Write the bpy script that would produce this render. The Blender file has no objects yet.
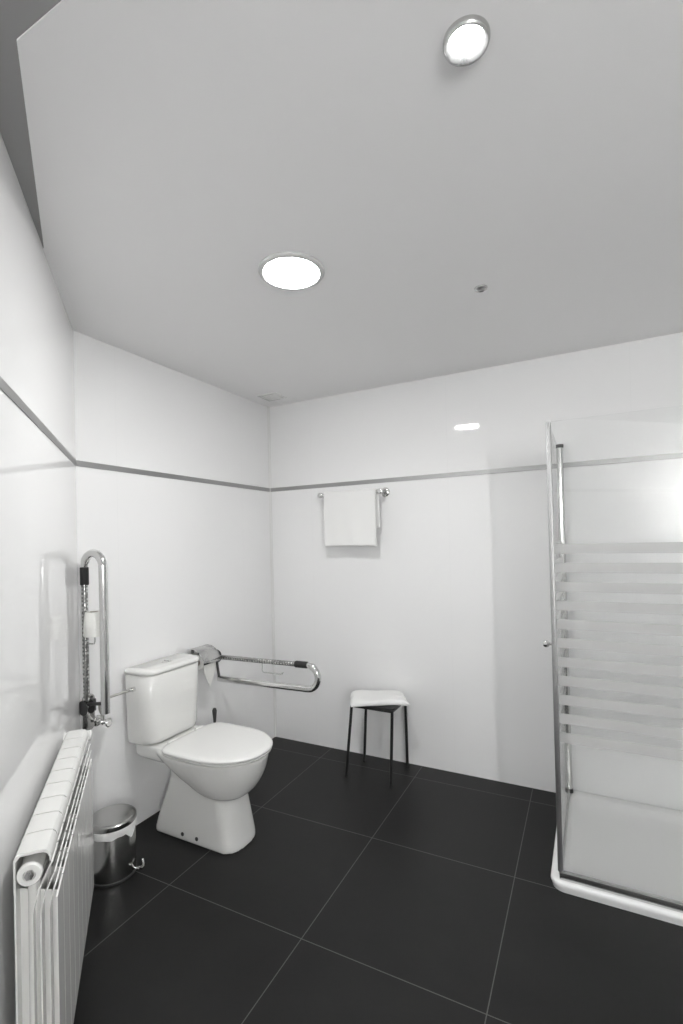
import bpy, bmesh, math, random
from mathutils import Vector, Matrix
random.seed(7)
S = bpy.context.scene
COL = S.collection
PI = math.pi

# ------------------------------------------------------------------ camera
# room frame: corner of toilet wall and towel wall = origin, towel wall along +X, room towards -Y
CAM = Vector((1.943, -2.708, 1.321))
AB = 0.4775
FPX, PITCH, ROLL, PY = 482.6058, 0.010, -0.0236, 23.9987
cd = bpy.data.cameras.new('camera'); co = bpy.data.objects.new('camera', cd); COL.objects.link(co)
cd.sensor_fit = 'HORIZONTAL'; cd.sensor_width = 36.0; cd.lens = FPX / 683 * 36
cd.shift_y = PY / 683
cd.clip_start = 0.02
co.rotation_mode = 'XYZ'
Mx = Matrix.Rotation(AB, 4, 'Z') @ Matrix.Rotation(PI / 2 + PITCH, 4, 'X') @ Matrix.Rotation(ROLL * -1 * -1, 4, 'Z')
co.matrix_world = Matrix.Translation(CAM) @ Mx
S.camera = co

# ------------------------------------------------------------------ materials
def new_mat(name):
    m = bpy.data.materials.new(name); m.use_nodes = True
    nt = m.node_tree; b = nt.nodes['Principled BSDF']
    return m, nt, b
def mat(name, col, rough=0.5, metal=0.0, coat=0.0, spec=None, bump=None, var=0.0, aniso=0.0):
    m, nt, b = new_mat(name)
    c = col if isinstance(col, tuple) else (col, col, col)
    b.inputs['Base Color'].default_value = (*c, 1)
    b.inputs['Roughness'].default_value = rough
    b.inputs['Metallic'].default_value = metal
    b.inputs['Coat Weight'].default_value = coat
    b.inputs['Coat Roughness'].default_value = 0.05
    if spec is not None: b.inputs['Specular IOR Level'].default_value = spec
    tc = nt.nodes.new('ShaderNodeTexCoord')
    if var:
        n = nt.nodes.new('ShaderNodeTexNoise'); n.inputs['Scale'].default_value = 6; n.inputs['Detail'].default_value = 6
        r = nt.nodes.new('ShaderNodeMapRange'); r.inputs['To Min'].default_value = 1 - var; r.inputs['To Max'].default_value = 1 + var
        mx = nt.nodes.new('ShaderNodeMix'); mx.data_type = 'RGBA'; mx.blend_type = 'MULTIPLY'; mx.inputs['Factor'].default_value = 1
        mx.inputs[6].default_value = (*c, 1)
        nt.links.new(tc.outputs['Object'], n.inputs['Vector']); nt.links.new(n.outputs['Fac'], r.inputs['Value'])
        nt.links.new(r.outputs[0], mx.inputs[7]); nt.links.new(mx.outputs[2], b.inputs['Base Color'])
    if bump:
        sc, st, dist = bump
        n = nt.nodes.new('ShaderNodeTexNoise'); n.inputs['Scale'].default_value = sc; n.inputs['Detail'].default_value = 4
        bp = nt.nodes.new('ShaderNodeBump'); bp.inputs['Strength'].default_value = st; bp.inputs['Distance'].default_value = dist
        nt.links.new(tc.outputs['Object'], n.inputs['Vector']); nt.links.new(n.outputs['Fac'], bp.inputs['Height'])
        nt.links.new(bp.outputs[0], b.inputs['Normal'])
    return m

def math_node(nt, op, a, b=None, c=None):
    n = nt.nodes.new('ShaderNodeMath'); n.operation = op
    for i, v in enumerate((a, b, c)):
        if v is None: continue
        if isinstance(v, (int, float)): n.inputs[i].default_value = v
        else: nt.links.new(v, n.inputs[i])
    return n.outputs[0]

WALLC = (0.90, 0.90, 0.90)
def wall_tile_mat(name, phase):
    m, nt, b = new_mat(name)
    tc = nt.nodes.new('ShaderNodeTexCoord'); sp = nt.nodes.new('ShaderNodeSeparateXYZ')
    nt.links.new(tc.outputs['Object'], sp.inputs[0])
    a = math_node(nt, 'ADD', sp.outputs['X'], 90 - phase)
    fx = math_node(nt, 'MODULO', a, 0.9)
    lx = math_node(nt, 'LESS_THAN', fx, 0.0022)
    mx = nt.nodes.new('ShaderNodeMix'); mx.data_type = 'RGBA'
    mx.inputs[6].default_value = (*WALLC, 1); mx.inputs[7].default_value = (0.62, 0.62, 0.61, 1)
    low = math_node(nt, 'MULTIPLY', math_node(nt, 'LESS_THAN', sp.outputs['Z'], 0.44), 0.9 if phase != 0.3 else 0.0)
    wt = math_node(nt, 'MULTIPLY', lx, math_node(nt, 'MAXIMUM', math_node(nt, 'MULTIPLY', low, math_node(nt, 'LESS_THAN', sp.outputs['X'], 1.0)), 0.10))
    nt.links.new(wt, mx.inputs[0]); nt.links.new(mx.outputs[2], b.inputs['Base Color'])
    n = nt.nodes.new('ShaderNodeTexNoise'); n.inputs['Scale'].default_value = 1.6; n.inputs['Detail'].default_value = 0
    nt.links.new(tc.outputs['Object'], n.inputs['Vector'])
    bp = nt.nodes.new('ShaderNodeBump'); bp.inputs['Strength'].default_value = 0.04; bp.inputs['Distance'].default_value = 0.004
    nt.links.new(n.outputs['Fac'], bp.inputs['Height']); nt.links.new(bp.outputs[0], b.inputs['Normal'])
    b.inputs['Roughness'].default_value = 0.035
    b.inputs['Specular IOR Level'].default_value = 0.5
    return m

def floor_mat():
    m, nt, b = new_mat('dark_porcelain_floor_tile')
    tc = nt.nodes.new('ShaderNodeTexCoord'); mp = nt.nodes.new('ShaderNodeMapping')
    mp.vector_type = 'TEXTURE'
    mp.inputs['Location'].default_value = (0.452, -1.352, 0); mp.inputs['Rotation'].default_value = (0, 0, math.radians(0.65))
    sp = nt.nodes.new('ShaderNodeSeparateXYZ')
    nt.links.new(tc.outputs['Object'], mp.inputs[0]); nt.links.new(mp.outputs[0], sp.inputs[0])
    W = 0.0032
    ls = []
    for ax in ('X', 'Y'):
        a = math_node(nt, 'ADD', sp.outputs[ax], 6.0 + W / 2)
        f = math_node(nt, 'MODULO', a, 0.6)
        ls.append(math_node(nt, 'LESS_THAN', f, W))
    g = math_node(nt, 'MAXIMUM', ls[0], ls[1])
    n1 = nt.nodes.new('ShaderNodeTexNoise'); n1.inputs['Scale'].default_value = 3.5; n1.inputs['Detail'].default_value = 8; n1.inputs['Roughness'].default_value = 0.65
    nt.links.new(mp.outputs[0], n1.inputs['Vector'])
    cr = nt.nodes.new('ShaderNodeValToRGB'); e = cr.color_ramp.elements
    e[0].position = 0.3; e[0].color = (0.0085, 0.0085, 0.0084, 1); e[1].position = 0.75; e[1].color = (0.0145, 0.0145, 0.0142, 1)
    nt.links.new(n1.outputs['Fac'], cr.inputs[0])
    mx = nt.nodes.new('ShaderNodeMix'); mx.data_type = 'RGBA'
    mx.inputs[7].default_value = (0.10, 0.10, 0.098, 1)
    nt.links.new(cr.outputs[0], mx.inputs[6]); nt.links.new(g, mx.inputs[0]); nt.links.new(mx.outputs[2], b.inputs['Base Color'])
    r = nt.nodes.new('ShaderNodeMapRange'); r.inputs['To Min'].default_value = 0.36; r.inputs['To Max'].default_value = 0.5
    nt.links.new(n1.outputs['Fac'], r.inputs['Value']); nt.links.new(r.outputs[0], b.inputs['Roughness'])
    b.inputs['Specular IOR Level'].default_value = 0.24
    bp = nt.nodes.new('ShaderNodeBump'); bp.inputs['Strength'].default_value = 0.3; bp.inputs['Distance'].default_value = 0.002
    bp.invert = True
    nt.links.new(g, bp.inputs['Height']); nt.links.new(bp.outputs[0], b.inputs['Normal'])
    return m

def glass_mat():
    """clear safety glass; z bands sand-blasted (object z = height above the floor)"""
    m = bpy.data.materials.new('striped_shower_glass'); m.use_nodes = True
    nt = m.node_tree; nt.nodes.clear()
    out = nt.nodes.new('ShaderNodeOutputMaterial')
    tr = nt.nodes.new('ShaderNodeBsdfTransparent'); tr.inputs[0].default_value = (0.985, 0.988, 0.986, 1)
    gl = nt.nodes.new('ShaderNodeBsdfGlossy'); gl.inputs['Roughness'].default_value = 0.02; gl.inputs[0].default_value = (0.9, 0.9, 0.9, 1)
    fr = nt.nodes.new('ShaderNodeFresnel'); fr.inputs[0].default_value = 1.5
    clear = nt.nodes.new('ShaderNodeMixShader')
    frs = math_node(nt, 'MINIMUM', math_node(nt, 'MULTIPLY', fr.outputs[0], 1.0), 0.6)
    nt.links.new(frs, clear.inputs[0]); nt.links.new(tr.outputs[0], clear.inputs[1]); nt.links.new(gl.outputs[0], clear.inputs[2])
    tl = nt.nodes.new('ShaderNodeBsdfTranslucent'); tl.inputs[0].default_value = (0.90, 0.90, 0.895, 1)
    df = nt.nodes.new('ShaderNodeBsdfDiffuse'); df.inputs[0].default_value = (0.76, 0.76, 0.755, 1)
    fm = nt.nodes.new('ShaderNodeMixShader'); fm.inputs[0].default_value = 0.30
    nt.links.new(tl.outputs[0], fm.inputs[1]); nt.links.new(df.outputs[0], fm.inputs[2])
    ft = nt.nodes.new('ShaderNodeMixShader'); ft.inputs[0].default_value = 0.52
    nt.links.new(tr.outputs[0], ft.inputs[1]); nt.links.new(fm.outputs[0], ft.inputs[2])
    tc = nt.nodes.new('ShaderNodeTexCoord'); sp = nt.nodes.new('ShaderNodeSeparateXYZ')
    nt.links.new(tc.outputs['Object'], sp.inputs[0])
    z0, z1, P = 0.545, 1.29, 0.0705     # first / last frosted edge, period
    inb = math_node(nt, 'MULTIPLY', math_node(nt, 'GREATER_THAN', sp.outputs['Z'], z0), math_node(nt, 'LESS_THAN', sp.outputs['Z'], z1))
    ph = math_node(nt, 'MODULO', math_node(nt, 'SUBTRACT', z1, sp.outputs['Z']), P)
    band = math_node(nt, 'LESS_THAN', ph, P * 0.52)
    fac = math_node(nt, 'MULTIPLY', inb, band)
    mix = nt.nodes.new('ShaderNodeMixShader')
    nt.links.new(fac, mix.inputs[0]); nt.links.new(clear.outputs[0], mix.inputs[1]); nt.links.new(ft.outputs[0], mix.inputs[2])
    nt.links.new(mix.outputs[0], out.inputs[0])
    return m

def emit_mat(name, strength, col=(1, 0.997, 0.985)):
    m = bpy.data.materials.new(name); m.use_nodes = True
    nt = m.node_tree; nt.nodes.clear()
    e = nt.nodes.new('ShaderNodeEmission'); e.inputs[0].default_value = (*col, 1); e.inputs[1].default_value = strength
    o = nt.nodes.new('ShaderNodeOutputMaterial'); nt.links.new(e.outputs[0], o.inputs[0])
    return m

def knurl_mat():
    """rail tube with a row of light dimples"""
    m, nt, b = new_mat('dimpled_chrome')
    b.inputs['Metallic'].default_value = 1; b.inputs['Roughness'].default_value = 0.22
    b.inputs['Base Color'].default_value = (0.62, 0.62, 0.61, 1)
    tc = nt.nodes.new('ShaderNodeTexCoord'); v = nt.nodes.new('ShaderNodeTexVoronoi'); v.inputs['Scale'].default_value = 62
    v.inputs['Randomness'].default_value = 0.35
    bp = nt.nodes.new('ShaderNodeBump'); bp.inputs['Strength'].default_value = 0.6; bp.inputs['Distance'].default_value = 0.003
    cr = nt.nodes.new('ShaderNodeValToRGB'); e = cr.color_ramp.elements
    e[0].position = 0.28; e[0].color = (0.80, 0.80, 0.79, 1); e[1].position = 0.40; e[1].color = (0.30, 0.30, 0.295, 1)
    nt.links.new(v.outputs['Distance'], cr.inputs[0]); nt.links.new(cr.outputs[0], b.inputs['Base Color'])
    nt.links.new(tc.outputs['Object'], v.inputs['Vector']); nt.links.new(v.outputs['Distance'], bp.inputs['Height'])
    nt.links.new(bp.outputs[0], b.inputs['Normal'])
    return m

M = dict(
    tileB=wall_tile_mat('white_gloss_wall_tile', 2.13), tile=wall_tile_mat('white_gloss_wall_tile_plain', 0.3),
    floor=floor_mat(),
    ceil=mat('matt_ceiling_paint', (0.94, 0.935, 0.935), 0.9, spec=0.1),
    grey=mat('ceiling_shade_grey', (0.36, 0.36, 0.358), 0.9, spec=0.1),  # shade of the ceiling corner put into the colour
    porc=mat('white_porcelain', (0.83, 0.83, 0.81), 0.12, coat=0.3),
    plastic=mat('white_gloss_plastic', (0.85, 0.85, 0.835), 0.22),
    acryl=mat('white_acrylic', (0.90, 0.90, 0.895), 0.2, coat=0.2),
    enamel=mat('white_enamel', (0.84, 0.84, 0.82), 0.22, coat=0.35),
    chrome=mat('chrome', (0.74, 0.74, 0.73), 0.10, metal=1),
    satin=mat('satin_chrome', (0.60, 0.60, 0.595), 0.24, metal=1),
    steel=mat('brushed_steel', (0.52, 0.52, 0.51), 0.2, metal=1, bump=(60, 0.04, 0.002)),
    alu=mat('brushed_aluminium', (0.40, 0.40, 0.398), 0.5, metal=1),
    knurl=knurl_mat(),
    black=mat('black_lacquer', (0.012, 0.012, 0.012), 0.4),
    rubber=mat('black_rubber', (0.022, 0.022, 0.022), 0.6, bump=(200, 0.3, 0.002)),
    cotton=mat('white_terry_cotton', (0.87, 0.87, 0.86), 0.95, spec=0.1, bump=(420, 0.5, 0.003)),
    paper=mat('white_tissue_paper', (0.86, 0.86, 0.83), 0.95, spec=0.1, bump=(150, 0.25, 0.002)),
    card=mat('grey_cardboard', (0.42, 0.38, 0.33), 0.9),
    bag=mat('white_bin_liner', (0.85, 0.85, 0.84), 0.4, bump=(60, 0.5, 0.006)),
    dark=mat('dark_plastic', (0.05, 0.05, 0.05), 0.45),
    greyplastic=mat('pale_grey_plastic', (0.62, 0.62, 0.62), 0.35),
    caulk=mat('white_silicone', (0.80, 0.80, 0.79), 0.16),
    glass=glass_mat(),
    lampglow=emit_mat('lamp_diffuser_light', 85.0),
    spotglow=emit_mat('downlight_lens_light', 520.0, (0.97, 0.99, 1.0)),
    tubeglow=emit_mat('fill_tube_light', 108.0),  # glow of the added, unseen fill lamp
    hose=mat('braided_steel_hose', (0.55, 0.54, 0.52), 0.35, metal=1, bump=(500, 0.8, 0.002)),
)

# ------------------------------------------------------------------ object helpers
def wloc(o):
    v = Vector((0, 0, 0))
    while o: v += o.location; o = o.parent
    return v
def obj(name, bm, m, parent=None, local=False, smooth=True, auto=40, loc=None):
    """link bm as ONE mesh object; bm is in room coordinates unless local"""
    if parent is not None and not local:
        bmesh.ops.translate(bm, vec=-wloc(parent), verts=bm.verts)
    if parent is None and loc is not None:
        bmesh.ops.translate(bm, vec=-Vector(loc), verts=bm.verts)
    bmesh.ops.recalc_face_normals(bm, faces=bm.faces)
    me = bpy.data.meshes.new(name); bm.to_mesh(me); bm.free()
    me.materials.append(m)
    o = bpy.data.objects.new(name, me); COL.objects.link(o)
    if parent is not None: o.parent = parent
    elif loc is not None: o.location = loc
    if smooth:
        for p in me.polygons: p.use_smooth = True
        if auto:
            e = me.edges; ang = math.radians(auto)
            b2 = bmesh.new(); b2.from_mesh(me)
            for ed in b2.edges:
                if len(ed.link_faces) == 2 and ed.calc_face_angle(0) > ang: ed.smooth = False
            b2.to_mesh(me); b2.free()
    return o
def tag(o, label=None, cat=None, group=None, kind=None):
    if label: o['label'] = label
    if cat: o['category'] = cat
    if group: o['group'] = group
    if kind: o['kind'] = kind
    return o
def thing(name, label, cat, loc=(0, 0, 0), rz=0, group=None):
    o = bpy.data.objects.new(name, None); COL.objects.link(o)
    o.location = loc; o.rotation_euler = (0, 0, rz); o.empty_display_size = 0.05
    return tag(o, label, cat, group)
def struct(name, bm, m, loc=None, **k):
    return tag(obj(name, bm, m, loc=loc, **k), kind='structure')

def box(bm, a, b, bev=0.0, seg=2):
    x0, y0, z0 = a; x1, y1, z1 = b
    r = bmesh.ops.create_cube(bm, size=1)
    vs = r['verts']
    for v in vs:
        v.co = Vector(((x0 + x1) / 2 + v.co.x * (x1 - x0), (y0 + y1) / 2 + v.co.y * (y1 - y0), (z0 + z1) / 2 + v.co.z * (z1 - z0)))
    if bev:
        es = list({e for v in vs for e in v.link_edges})
        bmesh.ops.bevel(bm, geom=es, offset=bev, segments=seg, profile=0.5, affect='EDGES')
    return bm
def frame_of(t):
    t = t.normalized(); up = Vector((0, 0, 1)) if abs(t.z) < 0.9 else Vector((1, 0, 0))
    a = t.cross(up).normalized(); return a, t.cross(a).normalized()
def tube(bm, pts, r, seg=16, caps=True):
    """sweep a circle along a path (parallel transport); r = number or list"""
    pts = [Vector(p) for p in pts]; n = len(pts)
    rs = r if isinstance(r, (list, tuple)) else [r] * n
    rings = []; a = None
    for i, p in enumerate(pts):
        t = (pts[min(i + 1, n - 1)] - pts[max(i - 1, 0)]).normalized()
        if a is None: a, b = frame_of(t)
        else:
            a = (a - t * a.dot(t)).normalized(); b = t.cross(a).normalized()
        rings.append([bm.verts.new(p + (a * math.cos(2 * PI * k / seg) + b * math.sin(2 * PI * k / seg)) * rs[i]) for k in range(seg)])
    for i in range(n - 1):
        for k in range(seg):
            bm.faces.new((rings[i][k], rings[i][(k + 1) % seg], rings[i + 1][(k + 1) % seg], rings[i + 1][k]))
    if caps: bm.faces.new(rings[0][::-1]); bm.faces.new(rings[-1])
    return bm
def loft(bm, rings, caps=(True, True)):
    vr = [[bm.verts.new(p) for p in r] for r in rings]; n = len(vr[0])
    for i in range(len(vr) - 1):
        for k in range(n):
            bm.faces.new((vr[i][k], vr[i][(k + 1) % n], vr[i + 1][(k + 1) % n], vr[i + 1][k]))
    if caps[0]: bm.faces.new(vr[0][::-1])
    if caps[1]: bm.faces.new(vr[-1])
    return bm
def lathe(bm, prof, c=(0, 0, 0), seg=40, axis='Z', caps=(True, True), sx=1, sy=1):
    rings = []
    for r, h in prof:
        ring = []
        for k in range(seg):
            t = 2 * PI * k / seg; u, v = r * math.cos(t) * sx, r * math.sin(t) * sy
            p = (u, v, h) if axis == 'Z' else ((h, u, v) if axis == 'X' else (u, h, v))
            ring.append(Vector(p) + Vector(c))
        rings.append(ring)
    return loft(bm, rings, caps)
def arc(c, r, a0, a1, n, plane='XZ', k=0.0):
    out = []
    for i in range(n + 1):
        t = a0 + (a1 - a0) * i / n; u, v = r * math.cos(t), r * math.sin(t)
        out.append(Vector((c[0] + u, c[1], c[2] + v)) if plane == 'XZ' else (Vector((c[0] + u, c[1] + v, c[2])) if plane == 'XY' else Vector((c[0], c[1] + u, c[2] + v))))
    return out
def rrect(cx, cy, hx, hy, r, z, seg=6, rl=None):
    """rounded rectangle ring; rl = radius for the four corners (++,-+,--,+-)"""
    rl = rl or (r, r, r, r); out = []
    for q, (sx, sy) in enumerate(((1, 1), (-1, 1), (-1, -1), (1, -1))):
        rr = rl[q]
        for i in range(seg + 1):
            t = PI / 2 * (q + i / seg)
            out.append(Vector((cx + sx * (hx - rr) + rr * math.cos(t), cy + sy * (hy - rr) + rr * math.sin(t), z)))
    return out
def prism(bm, poly, z0, z1):
    a = [bm.verts.new((x, y, z0)) for x, y in poly]; b = [bm.verts.new((x, y, z1)) for x, y in poly]; n = len(poly)
    for i in range(n): bm.faces.new((a[i], a[(i + 1) % n], b[(i + 1) % n], b[i]))
    bm.faces.new(a[::-1]); bm.faces.new(b); return bm

# ------------------------------------------------------------------ the room
ZC = 2.248; ZT = ZC + 0.004; ZTR = 1.679
XR = 3.25; YB = -3.95
LC = Vector((0.0, -1.401, 0)); AR = math.radians(-41.34)
DR = Vector((math.cos(AR), math.sin(AR), 0)); NR = Vector((-DR.y, DR.x, 0))     # along / into the room
def onR(t, o, z=0): return LC + DR * t + NR * o + Vector((0, 0, z))
tR_end = (YB - LC.y) / DR.y; RE = onR(tR_end, 0)
tA = 0.60                                         # where the painted shade's edge meets the radiator wall
A_ = onR(0.60, 0)
EDGE = (1.034, -2.196)  # corner of the shade outline on the ceiling

def wall(name, p0, p1, m, z0=0.0, z1=ZC):
    """slab whose inner face runs p0->p1 with the room on its left (+y local)"""
    p0, p1 = Vector((*p0, 0)), Vector((*p1, 0)); d = p1 - p0
    bm = box(bmesh.new(), (0, -0.1, z0), (d.length, 0, z1))
    o = struct(name, bm, m, smooth=False)
    o.location = p0; o.rotation_euler = (0, 0, math.atan2(d.y, d.x)); return o
wall('wall_back', (XR, 0), (0, 0), M['tileB'])
bpy.data.objects['wall_back'].active_material = wall_tile_mat('white_gloss_wall_tile_towel_side', XR - 2.13)
wall('wall_left', (0, 0), (0, LC.y), M['tile'])
wall('wall_radiator', (LC.x, LC.y), (RE.x, RE.y), M['tile'], 0, ZT)
wall('wall_front', (RE.x, YB), (XR, YB), M['tile'], 0, ZT)
wall('wall_right', (XR, YB), (XR, 0), M['tile'], 0, ZT)
poly = [(0, 0), (XR, 0), (XR, YB), (RE.x, RE.y), (LC.x, LC.y)]
big = [(-.1, .1), (XR + .1, .1), (XR + .1, YB - .1), (RE.x - .15, YB - .1), (-.1, LC.y - .05)]
struct('floor', prism(bmesh.new(), big, -0.1, 0), M['floor'], smooth=False)
cp = [(-.09, .09), (XR + .09, .09), (XR + .09, EDGE[1]), EDGE, (0.46, -1.802), (0.42, -1.80), (-.09, LC.y + 0.02)]  # white ceiling cut along the outline of the painted shade
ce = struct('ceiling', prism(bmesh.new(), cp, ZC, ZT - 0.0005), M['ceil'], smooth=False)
struct('ceiling_shade', prism(bmesh.new(), big, ZT, ZT + .08), M['grey'], smooth=False)  # grey sheet behind the cut stands in for shade on the ceiling

# aluminium listello strips
def strip(name, p0, p1):
    p0, p1 = Vector((*p0, 0)), Vector((*p1, 0)); d = p1 - p0
    o = struct(name, box(bmesh.new(), (0, 0, ZTR - .0125), (d.length, 0.003, ZTR + .0125), 0.0008), M['alu'], smooth=False)
    o.location = p0; o.rotation_euler = (0, 0, math.atan2(d.y, d.x))
strip('trim_2', (XR, 0), (0, 0)); strip('trim_3', (0, 0), (0, LC.y)); strip('trim_4', (LC.x, LC.y), (RE.x, RE.y))
# silicone fillet in the tiled corner
def fillet(name, c, a0, a1, r):
    pts = [Vector((c[0] + r * math.cos(a0 + (a1 - a0) * i / 8), c[1] + r * math.sin(a0 + (a1 - a0) * i / 8), 0)) for i in range(9)]
    return pts
fp = [(0, -0.014)] + [(0.014 + 0.014 * math.cos(PI - PI / 2 * i / 8), -0.014 + 0.014 * math.sin(PI - PI / 2 * i / 8)) for i in range(9)] + [(0.014, 0), (0.0001, -0.0001)]
fp2 = []
for p in fp:
    if not fp2 or (Vector(p) - Vector(fp2[-1])).length > 1e-5: fp2.append(p)
struct('trim_5', prism(bmesh.new(), fp2, 0, ZC), M['caulk'])

# ------------------------------------------------------------------ ceiling fittings
t = thing('ceiling_light', 'round white flush ceiling light, larger of the two lit lamps, nearer the tiled corner', 'ceiling light', (1.055, -1.318, ZC))
bm = bmesh.new()
lathe(bm, [(0.085, 0), (0.113, 0), (0.113, -0.005), (0.109, -0.010), (0.101, -0.012), (0.0955, -0.010), (0.0945, -0.002), (0.085, -0.002)], (1.055, -1.318, ZC), 64, caps=(False, False))
obj('rim', bm, M['greyplastic'], t)
bm = bmesh.new(); lathe(bm, [(0.094, -0.002), (0.094, -0.006), (0.090, -0.009), (0.06, -0.0135), (0.02, -0.016)], (1.055, -1.318, ZC), 64)
obj('diffuser', bm, M['lampglow'], t)
t = thing('recessed_downlight', 'small round chrome-rimmed downlight, lit, in the ceiling near the top of the photo', 'ceiling light', (1.76, -1.802, ZC))
c = (1.76, -1.802, ZC)
bm = lathe(bmesh.new(), [(0.022, 0), (0.043, 0), (0.043, -0.006), (0.041, -0.011), (0.038, -0.013), (0.034, -0.011), (0.0245, -0.001)], c, 48, caps=(False, False))
obj('trim_ring', bm, M['satin'], t)
bm = lathe(bmesh.new(), [(0.0232, -0.001), (0.0232, -0.002), (0.018, -0.003), (0.006, -0.0035)], c, 48)
obj('lens', bm, M['spotglow'], t)
t = thing('ceiling_sensor', 'tiny round grey sensor button on the plain white ceiling', 'sensor', (1.602, -0.876, ZC))
c = (1.602, -0.876, ZC)
obj('base_ring', lathe(bmesh.new(), [(0.012, 0), (0.024, 0), (0.023, -0.005), (0.018, -0.007), (0.012, -0.004)], c, 32, caps=(False, False)), M['satin'], t)
obj('sensor_eye', lathe(bmesh.new(), [(0.0125, 0), (0.0125, -0.005), (0.008, -0.009), (0.003, -0.010)], c, 24), M['alu'], t)
t = thing('ceiling_vent', 'square white ventilation grille on the ceiling in the tiled corner', 'vent', (0.165, -0.19, ZC))
obj('frame', (lambda b: (box(b, (.098, -.257, ZC - .006), (.232, -.237, ZC), .001), box(b, (.098, -.143, ZC - .006), (.232, -.123, ZC), .001),
    box(b, (.098, -.2375, ZC - .006), (.118, -.1425, ZC), .001), box(b, (.212, -.2375, ZC - .006), (.232, -.1425, ZC), .001)) and b)(bmesh.new()), M['plastic'], t)
bm = bmesh.new()
for i in range(5): box(bm, (.117, -.232 + i * .0185, ZC - .004), (.213, -.222 + i * .0185, ZC), .0005)
obj('slat_grille', bm, M['plastic'], t)

# unseen tube lamp added on the right-hand wall to brighten ceiling, walls and shower
t = thing('fill_lamp', 'added fill lamp, an upright opal tube on the tiled wall behind the photographer, outside the frame', 'fill lamp', (XR, -3.72, 1.28))
obj('back_plate', box(bmesh.new(), (XR - .02, -3.75, 1.28), (XR - .0005, -3.69, 1.98), .004), M['satin'], t)
obj('fill_tube', tube(bmesh.new(), [(XR - .05, -3.72, 1.30), (XR - .05, -3.72, 1.31), (XR - .05, -3.72, 1.95), (XR - .05, -3.72, 1.96)], [.022, .030, .030, .022], 24), M['tubeglow'], t)

# ------------------------------------------------------------------ toilet
TY = -1.022
t = thing('toilet', 'white floor-standing toilet with a close-coupled cistern and closed lid', 'toilet', (0.33, TY, 0))
bm = bmesh.new()
# pedestal
secs = [(0.0, .106, .572, .103, .03), (.02, .106, .572, .103, .03), (.06, .114, .566, .100, .035), (.13, .136, .554, .095, .04), (.20, .158, .542, .090, .05), (.26, .176, .53, .088, .05), (.32, .18, .55, .10, .06)]
loft(bm, [rrect((a + b) / 2, TY, (b - a) / 2, w, r, z, 6, rl=(min(w * .9, .07), r, r, min(w * .9, .07))) for z, a, b, w, r in secs])
# bowl: egg-shaped sections
def egg(x0, x1, w, z, n=40, back=2.6):
    cx = x0 + (x1 - x0) * 0.45; out = []
    for k in range(n):
        a = 2 * PI * k / n; ca, sa = math.cos(a), math.sin(a)
        if ca >= 0: x = cx + (x1 - cx) * abs(ca) ** (2 / 2.15); y = w * math.copysign(abs(sa) ** (2 / 2.15), sa)
        else: x = cx - (cx - x0) * abs(ca) ** (2 / back); y = w * math.copysign(abs(sa) ** (2 / back), sa)
        out.append(Vector((x, TY + y, z)))
    return out
bsec = [(.208, .405, .540, .062), (.215, .38, .563, .088), (.229, .355, .583, .110), (.25, .322, .604, .127), (.275, .285, .622, .141), (.30, .235, .637, .152), (.33, .185, .650, .163), (.36, .14, .659, .172), (.385, .11, .665, .178), (.394, .11, .666, .178), (.398, .112, .663, .175)]
loft(bm, [egg(a, b, w, z) for z, a, b, w in bsec])
# rear deck
loft(bm, [rrect(.215, TY, hx, hy, .03, z, 6) for z, hx, hy in ((.315, .10, .09), (.340, .165, .125), (.350, .178, .138), (.362, .184, .144), (.402, .184, .146), (.4095, .180, .142))])
pan = obj('pan', bm, M['porc'], t, auto=None)
rm = pan.modifiers.new('r', 'REMESH'); rm.mode = 'VOXEL'; rm.voxel_size = 0.0055; rm.use_smooth_shade = True
sm = pan.modifiers.new('s', 'CORRECTIVE_SMOOTH') if False else pan.modifiers.new('s', 'SMOOTH'); sm.factor = 0.6; sm.iterations = 7
# bolts
for x in (.290, .374):
    bm = bmesh.new(); lathe(bm, [(.0085, .004), (.0085, -.003), (.005, -.006), (.001, -.007)], (x, TY - .1015, .030), 16, axis='Y')
    o = obj('bolt_cap', bm, M['dark'], pan); o['label'] = 'dark bolt cap at the foot'
# cistern (slightly tapering, rounded front corners)
def cis(z, s=0.0, d=0.0): return rrect(.098 + d / 2, TY - .003, .078 + d / 2, .174 + s, .0, z, 10, rl=(.072, .012, .012, .072))
bm = loft(bmesh.new(), [cis(z, s, d) for z, s, d in ((.413, -.02, -.02), (.42, -.012, -.008), (.44, -.008, -.004), (.60, -.003, .0), (.727, .0, .004), (.731, -.004, .0))])
cist = obj('cistern', bm, M['porc'], t, auto=60)
bm = loft(bmesh.new(), [cis(z, s, d) for z, s, d in ((.733, -.002, .002), (.736, .003, .008), (.745, .004, .009), (.751, .002, .006), (.7545, -.004, .0), (.756, -.018, -.016))])
lid = obj('cistern_lid', bm, M['porc'], t, auto=60)
bm = lathe(bmesh.new(), [(.024, .7545), (.024, .759), (.021, .7605), (.004, .761)], (.10, TY, 0), 32, sx=.8)
fb = obj('flush_button', bm, M['chrome'], lid)
bm = bmesh.new(); box(bm, (.084, TY - .001, .760), (.116, TY + .001, .7616))
obj('button_split', bm, M['dark'], fb)
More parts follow.
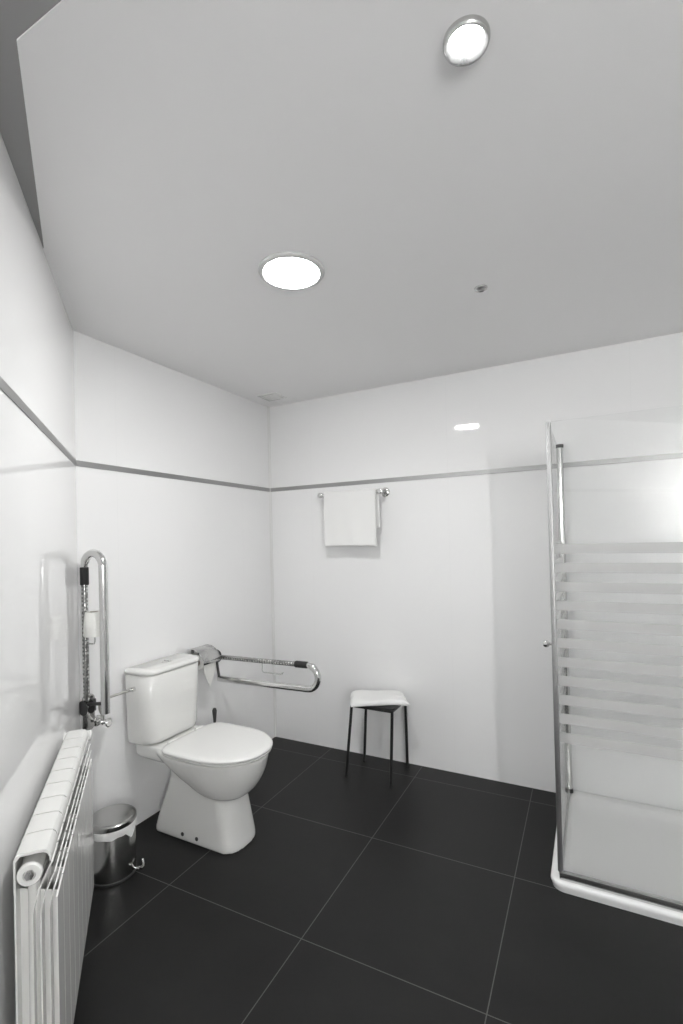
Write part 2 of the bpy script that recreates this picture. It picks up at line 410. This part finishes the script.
# seat and lid
def dshape(x0, x1, w, z, n=48):
    out = []; cx = x0 + (x1 - x0) * .42
    for k in range(n):
        a = 2 * PI * k / n; ca, sa = math.cos(a), math.sin(a)
        if ca >= 0: e = 2 / 2.2; x = cx + (x1 - cx) * abs(ca) ** e; y = w * math.copysign(abs(sa) ** e, sa)
        else: e = 2 / 7.0; x = cx - (cx - x0) * abs(ca) ** e; y = (w * (1 - .10 * abs(ca) ** 3)) * math.copysign(abs(sa) ** e, sa)
        out.append(Vector((x, TY + y, z)))
    return out
bm = loft(bmesh.new(), [dshape(.228 + i, .674 - i, .186 - i, z) for z, i in ((.4005, .004), (.403, .001), (.408, .0), (.4105, .003))])
obj('seat', bm, M['plastic'], t, auto=60)
bm = loft(bmesh.new(), [dshape(.224 + i, .678 - i, .190 - i, z) for z, i in ((.4135, .005), (.416, .001), (.422, .0), (.427, .003), (.430, .012), (.4315, .035), (.432, .08))])
obj('seat_lid', bm, M['plastic'], t, auto=60)
for s in (-1, 1):
    bm = bmesh.new(); lathe(bm, [(.012, -.022), (.0125, -.02), (.0125, .02), (.012, .022)], (.219, TY + s * .085, .419), 20, axis='Y')
    obj('seat_hinge', bm, M['plastic'], t)
bm = bmesh.new(); tube(bm, [(.085, TY - .172, .672), (.085, TY - .192, .672)], .011, 12); tube(bm, [(.085, TY - .192, .672), (.085, TY - .206, .672)], .008, 10)
obj('inlet_nut', bm, M['chrome'], t)

# supply hose + stop valve on the wall
VY, VZ = -1.325, .560
t = thing('stop_valve', 'small chrome stop valve with a braided hose, on the wall left of the cistern', 'valve', (0.0, VY, VZ))
bm = lathe(bmesh.new(), [(.024, .0005), (.024, .003), (.016, .008), (.012, .009)], (0, VY, VZ), 28, axis='X'); obj('escutcheon', bm, M['chrome'], t)
bm = bmesh.new(); tube(bm, [(.006, VY, VZ), (.058, VY, VZ)], [.010, .010], 16); tube(bm, [(.040, VY, VZ), (.040, VY, VZ + .028)], .008, 12)
tube(bm, [(.035, VY, VZ), (.047, VY, VZ)], .0145, 6); obj('valve_body', bm, M['chrome'], t)
bm = bmesh.new(); lathe(bm, [(.012, .060), (.0165, .063), (.017, .078), (.012, .082)], (0, VY, VZ), 10, axis='X'); obj('valve_handle', bm, M['chrome'], t)
bm = bmesh.new(); tube(bm, [(.040, VY + .009, VZ - .002), (.040, VY + .036, VZ - .002)], .009, 12); obj('side_outlet', bm, M['satin'], t)
hp = []
P0, P1, P2, P3 = Vector((.040, VY, VZ + .026)), Vector((.040, VY - .045, VZ + .11)), Vector((.07, VY - .0, .665)), Vector((.085, TY - .206, .672))
for i in range(25):
    u = i / 24; hp.append(P0 * (1 - u) ** 3 + P1 * 3 * u * (1 - u) ** 2 + P2 * 3 * u * u * (1 - u) + P3 * u ** 3)
obj('braided_hose', tube(bmesh.new(), hp, .0055, 10), M['hose'], t)

# ------------------------------------------------------------------ drop-down grab rails
def grab_rail(label, y, folded):
    H = .688 if not folded else .645
    XU = .045 if not folded else .036; py_ = y if not folded else y + .030            # hinge height
    t = thing('grab_rail', label, 'grab rail', (0, y, H), group=None)
    # wall plate (rounded)
    bm = bmesh.new()
    hw = .030
    ring = lambda x, s: [Vector((x, py_ + p.x, p.y)) for p in [Vector((v.x, v.y)) for v in rrect(0, H - .035, hw - s, .078 - s, .026, 0, 6)]]
    loft(bm, [ring(.0005, 0), ring(.005, 0), ring(.007, .002)])
    pl = obj('wall_plate', bm, M['satin'], t)
    for dz in (-.078, .028):
        for dy in (-.014, .014):
            o = obj('screw', lathe(bmesh.new(), [(.0055, .007), (.005, .009), (.002, .0095)], (0, py_ + dy, H + dz), 12, axis='X'), M['dark'], pl)
    # hinge yoke
    bm = bmesh.new()
    for s in (-1, 1):
        bm2 = []
        lathe(bm, [(.030, -.002), (.031, 0), (.030, .002)] if folded else [(.036, -.002), (.037, 0), (.036, .002)], (XU, y + s * .017, H), 28, axis='Y')
        if not folded: box(bm, (.006, y + s * .017 - .002, H - .034), (.046, y + s * .017 + .002, H + .034), .001)
    if folded: box(bm, (.006, py_ - .012, H - .026), (XU + .004, py_ + .012, H + .026), .003)
    tube(bm, [(XU, y - .018, H), (XU, (y + .022), H)], .008, 12)
    obj('hinge', bm, M['dark'], t)
    L = .612 if not folded else .590; r1, r2 = .0125, .0168; sep = .120
    # build in the horizontal pose: u outwards from hinge, w = height relative to the hinge (upper tube w=0, lower w=-sep)
    R = sep / 2
    def pose(u, w):
        if folded: return Vector((XU - w, y, H + u))          # swung up by 90 degrees about the hinge
        return Vector((.045 + u * math.cos(.018), y, H + w + u * .018))
    up = [pose(L * i / 16, 0) for i in range(0, 17)]
    g0, g1 = (.540, .612) if not folded else (.515, .590)
    obj('upper_tube', tube(bmesh.new(), [pose(0.0, 0), pose(.2, 0), pose(.4, 0), pose(g0 + .002, 0)], r1, 20), M['knurl'], t)
    obj('grip', tube(bmesh.new(), [pose(g0, 0), pose(g0 + .003, 0), pose(g1 - .003, 0), pose(g1, 0)], [.0155, .017, .017, .0155], 20), M['rubber'], t)
    path = [pose(g1 - .004, 0)]
    for i in range(17):
        a = PI / 2 - PI * i / 16; path.append(pose(g1 + R * math.cos(a) * .98, -R + R * math.sin(a)))
    for u in ((.5, .35, .2, .03) if not folded else (.5, .3, .1, -.008)): path.append(pose(u, -sep))
    obj('lower_tube', tube(bmesh.new(), path, [.0125] + [.0135] * 2 + [r2] * (len(path) - 3), 22), M['chrome'], t)
    # link between the lower tube and the hinge
    bm = bmesh.new(); tube(bm, [pose(.012, 0), pose(.032, -sep + .002)], .007, 10); obj('link_bar', bm, M['dark'], t)
    # wire paper arm
    w0 = .27 if folded else .33
    wp = [pose(w0, -.008), pose(w0, -.048)] + [pose(w0 + .012 - .012 * math.cos(a), -.048 - .012 * math.sin(a)) for a in (PI / 6, PI / 3, PI / 2)] + [pose(w0 + .115, -.060), pose(w0 + .127, -.057), pose(w0 + .133, -.049)]
    obj('paper_arm', tube(bmesh.new(), wp, .0032, 10), M['chrome'], t)
    return t, pose
RY = -.628; LY = -1.396
grab_rail('chrome drop-down grab rail lowered level, to the right of the cistern', RY, False)
_, lp = grab_rail('chrome drop-down grab rail folded upright on the wall left of the cistern', LY, True)

# toilet roll on the folded rail's wire arm
c = lp(.355, -.060)
t = thing('toilet_roll', 'white toilet roll hanging on the upright folded grab rail', 'toilet roll', (c.x, c.y, c.z - .052))
bm = lathe(bmesh.new(), [(.017, -.05), (.0405, -.05), (.042, -.047), (.041, .0), (.036, .045), (.033, .05), (.017, .05), (.017, -.05)], c, 40, caps=(False, False), )
obj('tissue', bm, M['paper'], t)
obj('core', lathe(bmesh.new(), [(.0168, -.0505), (.0168, .0505), (.0155, .0505), (.0155, -.0505), (.0168, -.0505)], c, 28, caps=(False, False)), M['card'], t)

# ------------------------------------------------------------------ wall paper holder + roll
HY0, HY1 = -.796, -.668
t = thing('paper_holder', 'chrome toilet paper holder with a flap cover on the wall behind the cistern corner', 'toilet paper holder', (0, (HY0 + HY1) / 2, .70))
bm = box(bmesh.new(), (.0005, HY0 + .03, .655), (.008, HY1 - .03, .752), .003); obj('back_plate', bm, M['chrome'], t)
prof = [(.006, .757), (.03, .764), (.06, .762), (.09, .750), (.113, .728), (.124, .700), (.124, .684)]
bm = bmesh.new(); rings = []
n = len(prof)
for yy in (HY0, HY1):
    rings.append([bm.verts.new((x, yy, z)) for x, z in prof])
for i in range(n - 1): bm.faces.new((rings[0][i], rings[0][i + 1], rings[1][i + 1], rings[1][i]))
cv = obj('flap_cover', bm, M['satin'], t); so = cv.modifiers.new('s', 'SOLIDIFY'); so.thickness = .0025
sb = cv.modifiers.new('b', 'BEVEL'); sb.width = .0008
bm = tube(bmesh.new(), [(.004, HY0 + .012, .735), (.045, HY0 + .007, .722), (.062, HY0 + .004, .708), (.062, HY0 + .02, .702), (.062, HY1 - .006, .702)], .0035, 10); obj('roll_arm', bm, M['chrome'], t)
c = Vector((.062, (HY0 + HY1) / 2 + .002, .6895))
t = thing('toilet_roll', 'nearly used toilet roll with a pointed loose end, under the chrome flap cover', 'toilet roll', (c.x, c.y, c.z - .04))
bm = lathe(bmesh.new(), [(.018, -.047), (.038, -.047), (.0385, -.045), (.0385, .045), (.038, .047), (.018, .047), (.018, -.047)], c, 36, axis='Y', caps=(False, False)); obj('tissue', bm, M['paper'], t)
obj('core', lathe(bmesh.new(), [(.0178, -.0475), (.0178, .0475), (.0165, .0475), (.0165, -.0475), (.0178, -.0475)], c, 28, axis='Y', caps=(False, False)), M['card'], t)
bm = bmesh.new(); rows = []
for i in range(10):
    u = i / 9; z = .71 - u * .155; w = .046 * (1 - max(0, u - .45) / .55 * .96); off = .006 * max(0, u - .4)
    rows.append([bm.verts.new((.1008 + .003 * math.sin(u * 4) + .0015 * math.sin(k * 1.9), c.y + .001 + w * (k / 4 - 1) + off, z)) for k in range(9)])
for i in range(9):
    for k in range(8): bm.faces.new((rows[i][k], rows[i][k + 1], rows[i + 1][k + 1], rows[i + 1][k]))
pt = obj('loose_sheet', bm, M['paper'], t); so = pt.modifiers.new('s', 'SOLIDIFY'); so.thickness = .0012

# ------------------------------------------------------------------ toilet brush
BX, BY = .100, -.697
t = thing('toilet_brush', 'toilet brush with a dark handle standing in a pot behind the toilet', 'toilet brush', (BX, BY, 0))
obj('pot', lathe(bmesh.new(), [(.046, 0), (.05, .004), (.044, .06), (.042, .14), (.045, .15), (.041, .15), (.038, .14), (.04, .02), (.001, .012)], (BX, BY, 0), 36, caps=(True, True)), M['porc'], t)
obj('handle', lathe(bmesh.new(), [(.006, .10), (.006, .16), (.0045, .22), (.0055, .33), (.0085, .37), (.011, .395), (.0125, .415), (.008, .427), (.001, .430)], (BX, BY, 0), 20), M['dark'], t)
obj('bristle_head', lathe(bmesh.new(), [(.008, .03), (.028, .035), (.032, .06), (.03, .10), (.01, .11)], (BX, BY, 0), 24), M['plastic'], t)

# ------------------------------------------------------------------ pedal bin
PX, PYB, R = .190, -1.400, .087
pd = Vector((.11, .072, 0)).normalized()
t = thing('pedal_bin', 'small round stainless steel pedal bin with a white liner, on the floor beside the radiator', 'bin', (PX, PYB, 0))
c = (PX, PYB, 0)
obj('base_ring', lathe(bmesh.new(), [(R - .006, 0), (R + .001, .001), (R + .002, .010), (R - .002, .012)], c, 56), M['dark'], t)
obj('body', lathe(bmesh.new(), [(R - .001, .010), (R, .013), (R, .198), (R - .002, .202), (R - .004, .199), (R - .005, .02), (.001, .016)], c, 64, caps=(True, True)), M['steel'], t)
# liner folded over the rim
bm = bmesh.new(); seg = 72; rings = []
for j, (dr, z) in enumerate([(-.007, .15), (-.006, .205), (-.001, .2085), (.0035, .205), (.0045, .195), (.003, .181)]):
    ring = []
    for k in range(seg):
        a = 2 * PI * k / seg; dz = 0
        if j >= 4:
            dz = .004 * math.sin(3 * a + 1) + .002 * math.sin(11 * a)
            d = abs((a - math.radians(12) + PI) % (2 * PI) - PI)
            if d < .3 and j == 5: dz -= .035 * (1 - d / .3)
        rr = R + dr + (.0008 * math.sin(17 * a) if j >= 3 else 0)
        ring.append(Vector((PX + rr * math.cos(a), PYB + rr * math.sin(a), z + dz)))
    rings.append(ring)
obj('bin_liner', loft(bm, rings, (False, False)), M['bag'], t)
bm = lathe(bmesh.new(), [(R + .003, .2095), (R + .004, .212), (R + .0035, .226), (R - .001, .2305), (R - .010, .232), (.05, .2345), (.02, .236), (.002, .2365)], c, 64)
obj('bin_lid', bm, M['steel'], t)
bm = bmesh.new()
q = Vector(c)
tube(bm, [q + pd * (R - .012) + Vector((0, 0, .012)), q + pd * (R + .010) + Vector((0, 0, .010)), q + pd * (R + .030) + Vector((0, 0, .016))], .004, 10)
pn = Vector((-pd.y, pd.x, 0))
tube(bm, [q + pd * (R + .020) + pn * .026 + Vector((0, 0, .028)), q + pd * (R + .026) + pn * .016 + Vector((0, 0, .017)), q + pd * (R + .030) + Vector((0, 0, .014)), q + pd * (R + .026) - pn * .016 + Vector((0, 0, .017)), q + pd * (R + .020) - pn * .026 + Vector((0, 0, .028))], .0055, 10)
obj('pedal', bm, M['satin'], t)
bm = bmesh.new(); q2 = q - pd * (R + .004)
tube(bm, [q2 + pn * .03 + Vector((0, 0, .198)), q2 - pn * .03 + Vector((0, 0, .198))], .006, 12); obj('lid_hinge', bm, M['dark'], t)

# ------------------------------------------------------------------ radiator (local frame: x along the wall, y into the room)
T0 = .432; NS = 9; PW = .0795
t = thing('radiator', 'long white aluminium column radiator on the slanting tiled wall', 'radiator', LC + DR * T0 - NR * .011, AR + math.radians(.9))
def radiator_section():
    bm = bmesh.new(); a, b = .0019, PW - .0019
    def ext(poly, x0, x1):
        A = [bm.verts.new((x0, y, z)) for y, z in poly]; B = [bm.verts.new((x1, y, z)) for y, z in poly]; n = len(poly)
        for i in range(n): bm.faces.new((A[i], A[(i + 1) % n], B[(i + 1) % n], B[i]))
        bm.faces.new(A[::-1]); bm.faces.new(B)
    # top cap: shell curving down at the front
    ext([(.022, .61), (.022, .680), (.026, .688), (.034, .692), (.072, .692), (.081, .690), (.087, .684), (.090, .674), (.090, .664), (.087, .664), (.086, .674), (.082, .682), (.075, .686), (.034, .686), (.026, .676), (.026, .61)], a, b)
    def plate(y, zt, bend, th=.0032, x0=a, x1=b, zb=.15, rise=.06):
        fr = [(y, zb), (y, zt)]
        if bend:
            for i in range(1, 7):
                u = i / 6; fr.append((y + bend * u ** 1.4, zt + rise * u))
        back = [(p[0] - th, p[1] + (.001 if i else 0)) for i, p in enumerate(fr)]
        ext(fr + back[::-1], x0, x1)
    plate(.100, .585, 0, .0035)
    plate(.085, .560, .014, .003, a + .002, b - .002, .16, .055)
    plate(.070, .560, .027, .003, a + .002, b - .002, .16, .078)
    plate(.055, .560, .037, .003, a + .002, b - .002, .16, .100)
    plate(.026, .61, 0, .0034, a, b, .16)
    # water tube + web
    xm = PW / 2
    tube(bm, [(xm, .050, .165), (xm, .052, .655)], .012, 14)
    ext([(.026, .17), (.098, .17), (.098, .575), (.026, .60)], xm - .0016, xm + .0016)
    # headers
    tube(bm, [(0.0002, .052, .650), (PW - .0002, .052, .650)], .0215, 20)
    tube(bm, [(0.0002, .050, .185), (PW - .0002, .050, .185)], .0215, 20)
    return bm
s0 = obj('section', radiator_section(), M['enamel'], t, local=True, auto=30)
for i in range(1, NS):
    s = s0.copy(); COL.objects.link(s); s.parent = t; s.location = (i * PW, 0, 0)
XE = NS * PW
for z in (.650, .185):
    bm = lathe(bmesh.new(), [(.0235, XE), (.0235, XE + .006), (.021, XE + .009), (.012, XE + .0095), (.010, XE + .004)], (0, 0, 0), 30, axis='X'); bmesh.ops.translate(bm, vec=(0, .052, z), verts=bm.verts)
    pl = obj('end_plug', bm, M['enamel'], t, local=True)
    bm = lathe(bmesh.new(), [(.009, XE + .004), (.009, XE + .012), (.004, XE + .013)], (0, 0, 0), 6, axis='X'); bmesh.ops.translate(bm, vec=(0, .052, z), verts=bm.verts)
    obj('bleed_screw', bm, M['satin'], pl, local=True)
# far end: valve and pipe into the slanting wall
bm = bmesh.new(); tube(bm, [(.0, .050, .655), (-.022, .050, .655)], [.017, .014], 18); tube(bm, [(-.022, .050, .655), (-.030, .050, .655), (-.034, .046, .655), (-.034, .014, .655)], .0085, 14)
obj('flow_pipe', bm, M['enamel'], t, local=True)
bm = lathe(bmesh.new(), [(.026, .0005), (.026, .004), (.018, .010), (.010, .011)], (-.034, .0115, .655), 28, axis='Y'); obj('pipe_escutcheon', bm, M['enamel'], t, local=True)
bm = bmesh.new(); tube(bm, [(-.034, .054, .655), (-.034, .062, .655), (-.034, .066, .655), (-.034, .094, .655), (-.034, .098, .655)], [.010, .012, .017, .018, .014], 20); obj('valve_knob', bm, M['plastic'], t, local=True)
bm = bmesh.new(); tube(bm, [(.0, .050, .185), (-.022, .050, .185), (-.030, .050, .185), (-.034, .044, .185), (-.034, .014, .185)], [.014, .0125, .0085, .0085, .0085], 14); obj('return_pipe', bm, M['enamel'], t, local=True)
for x in (1.5 * PW, 7.5 * PW):
    for z in (.60, .215):
        y0 = .0115 - x * math.tan(math.radians(.9)); bm = bmesh.new(); box(bm, (x - .012, y0 + .0004, z - .02), (x + .012, y0 + .003, z + .02), .0008); box(bm, (x - .003, y0 + .002, z - .004), (x + .003, .045, z + .004), .0008); box(bm, (x - .003, .039, z - .004), (x + .003, .045, z + .012), .0008)
        obj('wall_bracket', bm, M['enamel'], t, local=True)

# ------------------------------------------------------------------ stool with folded towel
t = thing('stool', 'low stool with four thin black legs, against the tiled wall under the towel rail', 'stool', (.835, -.182, 0))
feet = [(.692, -.300), (.706, -.088), (.962, -.308), (.962, -.048)]
tops = [(.724, -.276), (.732, -.095), (.968, -.279), (.968, -.072)]
ZS = .411
bm = loft(bmesh.new(), [rrect(.848, -.181, .130 - i, .106 - i, .03, z, 6) for z, i in ((ZS - .009, .003), (ZS - .008, 0), (ZS - .002, 0), (ZS, .002))])
obj('seat', bm, M['black'], t, auto=60)
bm = bmesh.new()
fr = [Vector((*tops[0], ZS - .0165)), Vector((*tops[2], ZS - .0165)), Vector((*tops[3], ZS - .0165)), Vector((*tops[1], ZS - .0165))]
for i in range(4): tube(bm, [fr[i], fr[(i + 1) % 4]], .0075, 12)
obj('under_frame', bm, M['black'], t)
for f, p in zip(feet, tops):
    l = obj('leg', tube(bmesh.new(), [(*f, .012), (*p, ZS - .010)], .0082, 14), M['black'], t)
    d = (Vector((*p, ZS)) - Vector((*f, 0))).normalized(); b = Vector((*f, 0))
    obj('rubber_foot', tube(bmesh.new(), [b + Vector((0, 0, .0005)), b + d * .016], [.0095, .009], 14), M['rubber'], l)

def quad_pt(c, u, v):
    return (c[0] * (1 - u) * (1 - v) + c[1] * u * (1 - v) + c[2] * u * v + c[3] * (1 - u) * v)
cs_ = [Vector((.655, -.150, 0)), Vector((.935, -.028, 0)), Vector((1.035, -.190, 0)), Vector((.748, -.345, 0))]
def towel_layers():
    bm = bmesh.new(); N = 22; top = {}; bot = {}
    for i in range(N + 1):
        for j in range(N + 1):
            u, v = i / N, j / N
            p = quad_pt(cs_, u, v)
            # edge distance outside the seat sags
            ou = max(0, abs(p.x - .848) - .125); ov = max(0, abs(p.y + .183) - .112)
            sag = min(.006, (ou + ov) * .10)
            e = min(u, 1 - u, v, 1 - v); rnd = .012 * (1 - min(1, e / .06)) ** 2
            w = .0025 * math.sin(9 * u + 3 * v) + .0015 * math.sin(17 * v + 5 * u)
            zb = ZS + .0015 - sag; zt = ZS + .027 + w - sag * .95 - rnd + .004 * math.sin(PI * u)
            q = p + Vector((.003 * math.sin(14 * v), .003 * math.sin(12 * u), 0)) * (1 if e < .05 else 0)
            top[i, j] = bm.verts.new((q.x, q.y, zt)); bot[i, j] = bm.verts.new((q.x, q.y, zb))
    for i in range(N):
        for j in range(N):
            bm.faces.new((top[i, j], top[i + 1, j], top[i + 1, j + 1], top[i, j + 1])); bm.faces.new((bot[i, j], bot[i, j + 1], bot[i + 1, j + 1], bot[i + 1, j]))
    for k in range(N):
        for (a, b) in (((k, 0), (k + 1, 0)), ((N, k), (N, k + 1)), ((N - k, N), (N - k - 1, N)), ((0, N - k), (0, N - k - 1))):
            # two bulging side strips so the fold reads as cloth layers
            bm.faces.new((bot[a], bot[b], top[b], top[a]))
    return bm
o = obj('folded_towel', towel_layers(), M['cotton'], loc=(.85, -.2, ZS), auto=60)
tag(o, 'folded white bath towel lying askew on the seat of the low stool', 'towel')
sd = o.modifiers.new('s', 'SUBSURF'); sd.levels = 1; sd.render_levels = 2

# ------------------------------------------------------------------ towel rail with towel
RZ, RYY = 1.608, -.082
t = thing('towel_rail', 'chrome towel rail on the tiled wall above the stool', 'towel rail', (.635, 0, RZ))
obj('bar', tube(bmesh.new(), [(.446, RYY, RZ), (.846, RYY, RZ)], .0085, 20), M['chrome'], t)
for x in (.443, .848):
    bm = lathe(bmesh.new(), [(.028, -.0005), (.028, -.004), (.024, -.009), (.017, -.011), (.015, -.014), (.011, -.018), (.0095, -.05), (.010, -.062), (.0155, -.068), (.0165, RYY), (.0155, RYY - .013), (.009, RYY - .017), (.002, RYY - .018)], (x, 0, RZ), 32, axis='Y')
    o = obj('rosette', bm, M['chrome'], t)
def hang():
    bm = bmesh.new(); prof = []
    r = .0149
    prof.append((RYY + r + .004, 1.395))
    for z in (1.42, 1.46, 1.50, 1.54, 1.58): prof.append((RYY + r + .002, z))
    for i in range(9):
        a = PI * i / 8; prof.append((RYY + r * math.cos(a), RZ + r * math.sin(a)))
    for z in (1.58, 1.55, 1.51, 1.47, 1.43, 1.39, 1.35, 1.31, 1.286): prof.append((RYY - r - .003 * (1.6 - z) / .3, z))
    N = 40; rows = []
    for j, (y, z) in enumerate(prof):
        row = []
        for i in range(N + 1):
            u = i / N; x0, x1 = (.473, .824) if j > 10 else (.476, .832)
            k = max(0, (1.6 - z) / .3)
            yy = y + k * (.003 * math.sin(7 * u + .5) + .0015 * math.sin(19 * u + z * 9))
            zz = z + (.002 * math.sin(5 * u) if j in (0, len(prof) - 1) else 0)
            row.append(bm.verts.new((x0 + (x1 - x0) * u + .001 * math.sin(z * 40), yy, zz)))
        rows.append(row)
    for j in range(len(rows) - 1):
        for i in range(N): bm.faces.new((rows[j][i], rows[j][i + 1], rows[j + 1][i + 1], rows[j + 1][i]))
    return bm
o = obj('hand_towel', hang(), M['cotton'], loc=(.64, RYY, RZ), auto=None)
tag(o, 'white hand towel folded over the chrome towel rail on the wall', 'towel')
so = o.modifiers.new('s', 'SOLIDIFY'); so.thickness = .012; so.offset = 0
sd = o.modifiers.new('u', 'SUBSURF'); sd.levels = 1; sd.render_levels = 1

# ------------------------------------------------------------------ shower
TX0, TX1, TYF = 1.772, XR - .001, -.752
t = thing('shower_tray', 'white rectangular shower tray standing on the dark floor in the corner', 'shower tray', (2.35, -.376, 0))
cx, cy, hx, hy = (TX0 + TX1) / 2, (TYF - .001) / 2, (TX1 - TX0) / 2, (-TYF - .001) / 2
RR = (.004, .004, .045, .004)
def tr(z, i, k=0): return rrect(cx, cy, hx - i, hy - i, 0, z, 8, rl=tuple(max(.003, r + k) for r in RR))
bm = loft(bmesh.new(), [tr(0.0, .006), tr(.012, .004), tr(.024, .0), tr(.032, .001), tr(.036, .006), tr(.037, .012), tr(.037, .060, .03), tr(.034, .066, .04), tr(.022, .082, .05), tr(.014, .105, .07), tr(.010, .16, .08)])
obj('basin', bm, M['acryl'], t, auto=50)
obj('drain', lathe(bmesh.new(), [(.045, .0102), (.045, .013), (.04, .015), (.01, .0155)], (2.62, -.38, 0), 32), M['chrome'], t)

GX, GY, GT = 1.809, -.727, 1.752
t = thing('shower_enclosure', 'glass shower enclosure with frosted stripes and chrome frame on the white tray', 'shower enclosure', (GX, GY, .037))
# front fixed glass
bm = box(bmesh.new(), (GX + .012, GY - .003, .060), (XR - .012, GY + .003, GT)); gz = wloc(t)
def glass(name, a, b, lab=None):
    bm = box(bmesh.new(), a, b)
    bmesh.ops.translate(bm, vec=(-gz.x, -gz.y, 0), verts=bm.verts)         # keep z = height above the floor
    o = obj(name, bm, M['glass'], t, local=True, smooth=False); o.location = (0, 0, -gz.z); return o
glass('fixed_pane', (GX + .010, GY - .003, .060), (XR - .014, GY + .003, GT))
dr = glass('door_pane', (GX - .003, GY + .018, .062), (GX + .003, -.052, GT - .004))
bm = bmesh.new(); box(bm, (GX - .004, GY - .009, .0375), (XR - .001, GY + .009, .066), .002); obj('bottom_rail', bm, M['satin'], t)
bm = bmesh.new(); box(bm, (GX - .008, GY + .016, .0385), (GX + .008, -.06, .058), .002); obj('door_bottom_rail', bm, M['satin'], t)
bm = bmesh.new(); box(bm, (GX - .009, GY - .009, .066), (GX + .009, GY + .011, GT), .003); obj('corner_post', bm, M['alu'], t)
bm = bmesh.new(); box(bm, (XR - .016, GY - .010, .066), (XR - .001, GY + .010, GT), .002); obj('wall_profile', bm, M['satin'], t)
bm = bmesh.new(); box(bm, (GX - .014, -.022, .038), (GX + .014, -.001, GT + .015), .003); obj('hinge_wall_profile', bm, M['satin'], t)
hg = obj('hinge_tube', tube(bmesh.new(), [(GX + .004, -.040, .056), (GX + .004, -.040, GT + .012)], .0155, 24), M['chrome'], t)
for z0, z1 in ((.038, .058), (GT + .011, GT + .028)):
    o = obj('end_cap', tube(bmesh.new(), [(GX + .004, -.040, z0), (GX + .004, -.040, z1)], .0172, 20), M['dark'], hg); o['label'] = 'black end cap'
for s in (-1, 1):
    bm = lathe(bmesh.new(), [(.005, .003 * s), (.005, .018 * s), (.010, .022 * s), (.0135, .028 * s), (.0135, .036 * s), (.010, .041 * s), (.002, .0425 * s)], (GX, -.690, .905), 24, axis='X')
    obj('door_knob', bm, M['chrome'], dr if False else t)

# ------------------------------------------------------------------ render look
w = bpy.data.worlds.new('world'); S.world = w; w.use_nodes = True
w.node_tree.nodes['Background'].inputs[0].default_value = (0, 0, 0, 1)
vs = S.view_settings; vs.view_transform = 'Standard'; vs.look = 'None'; vs.gamma = 1; vs.use_curve_mapping = False; vs.exposure = 0.74
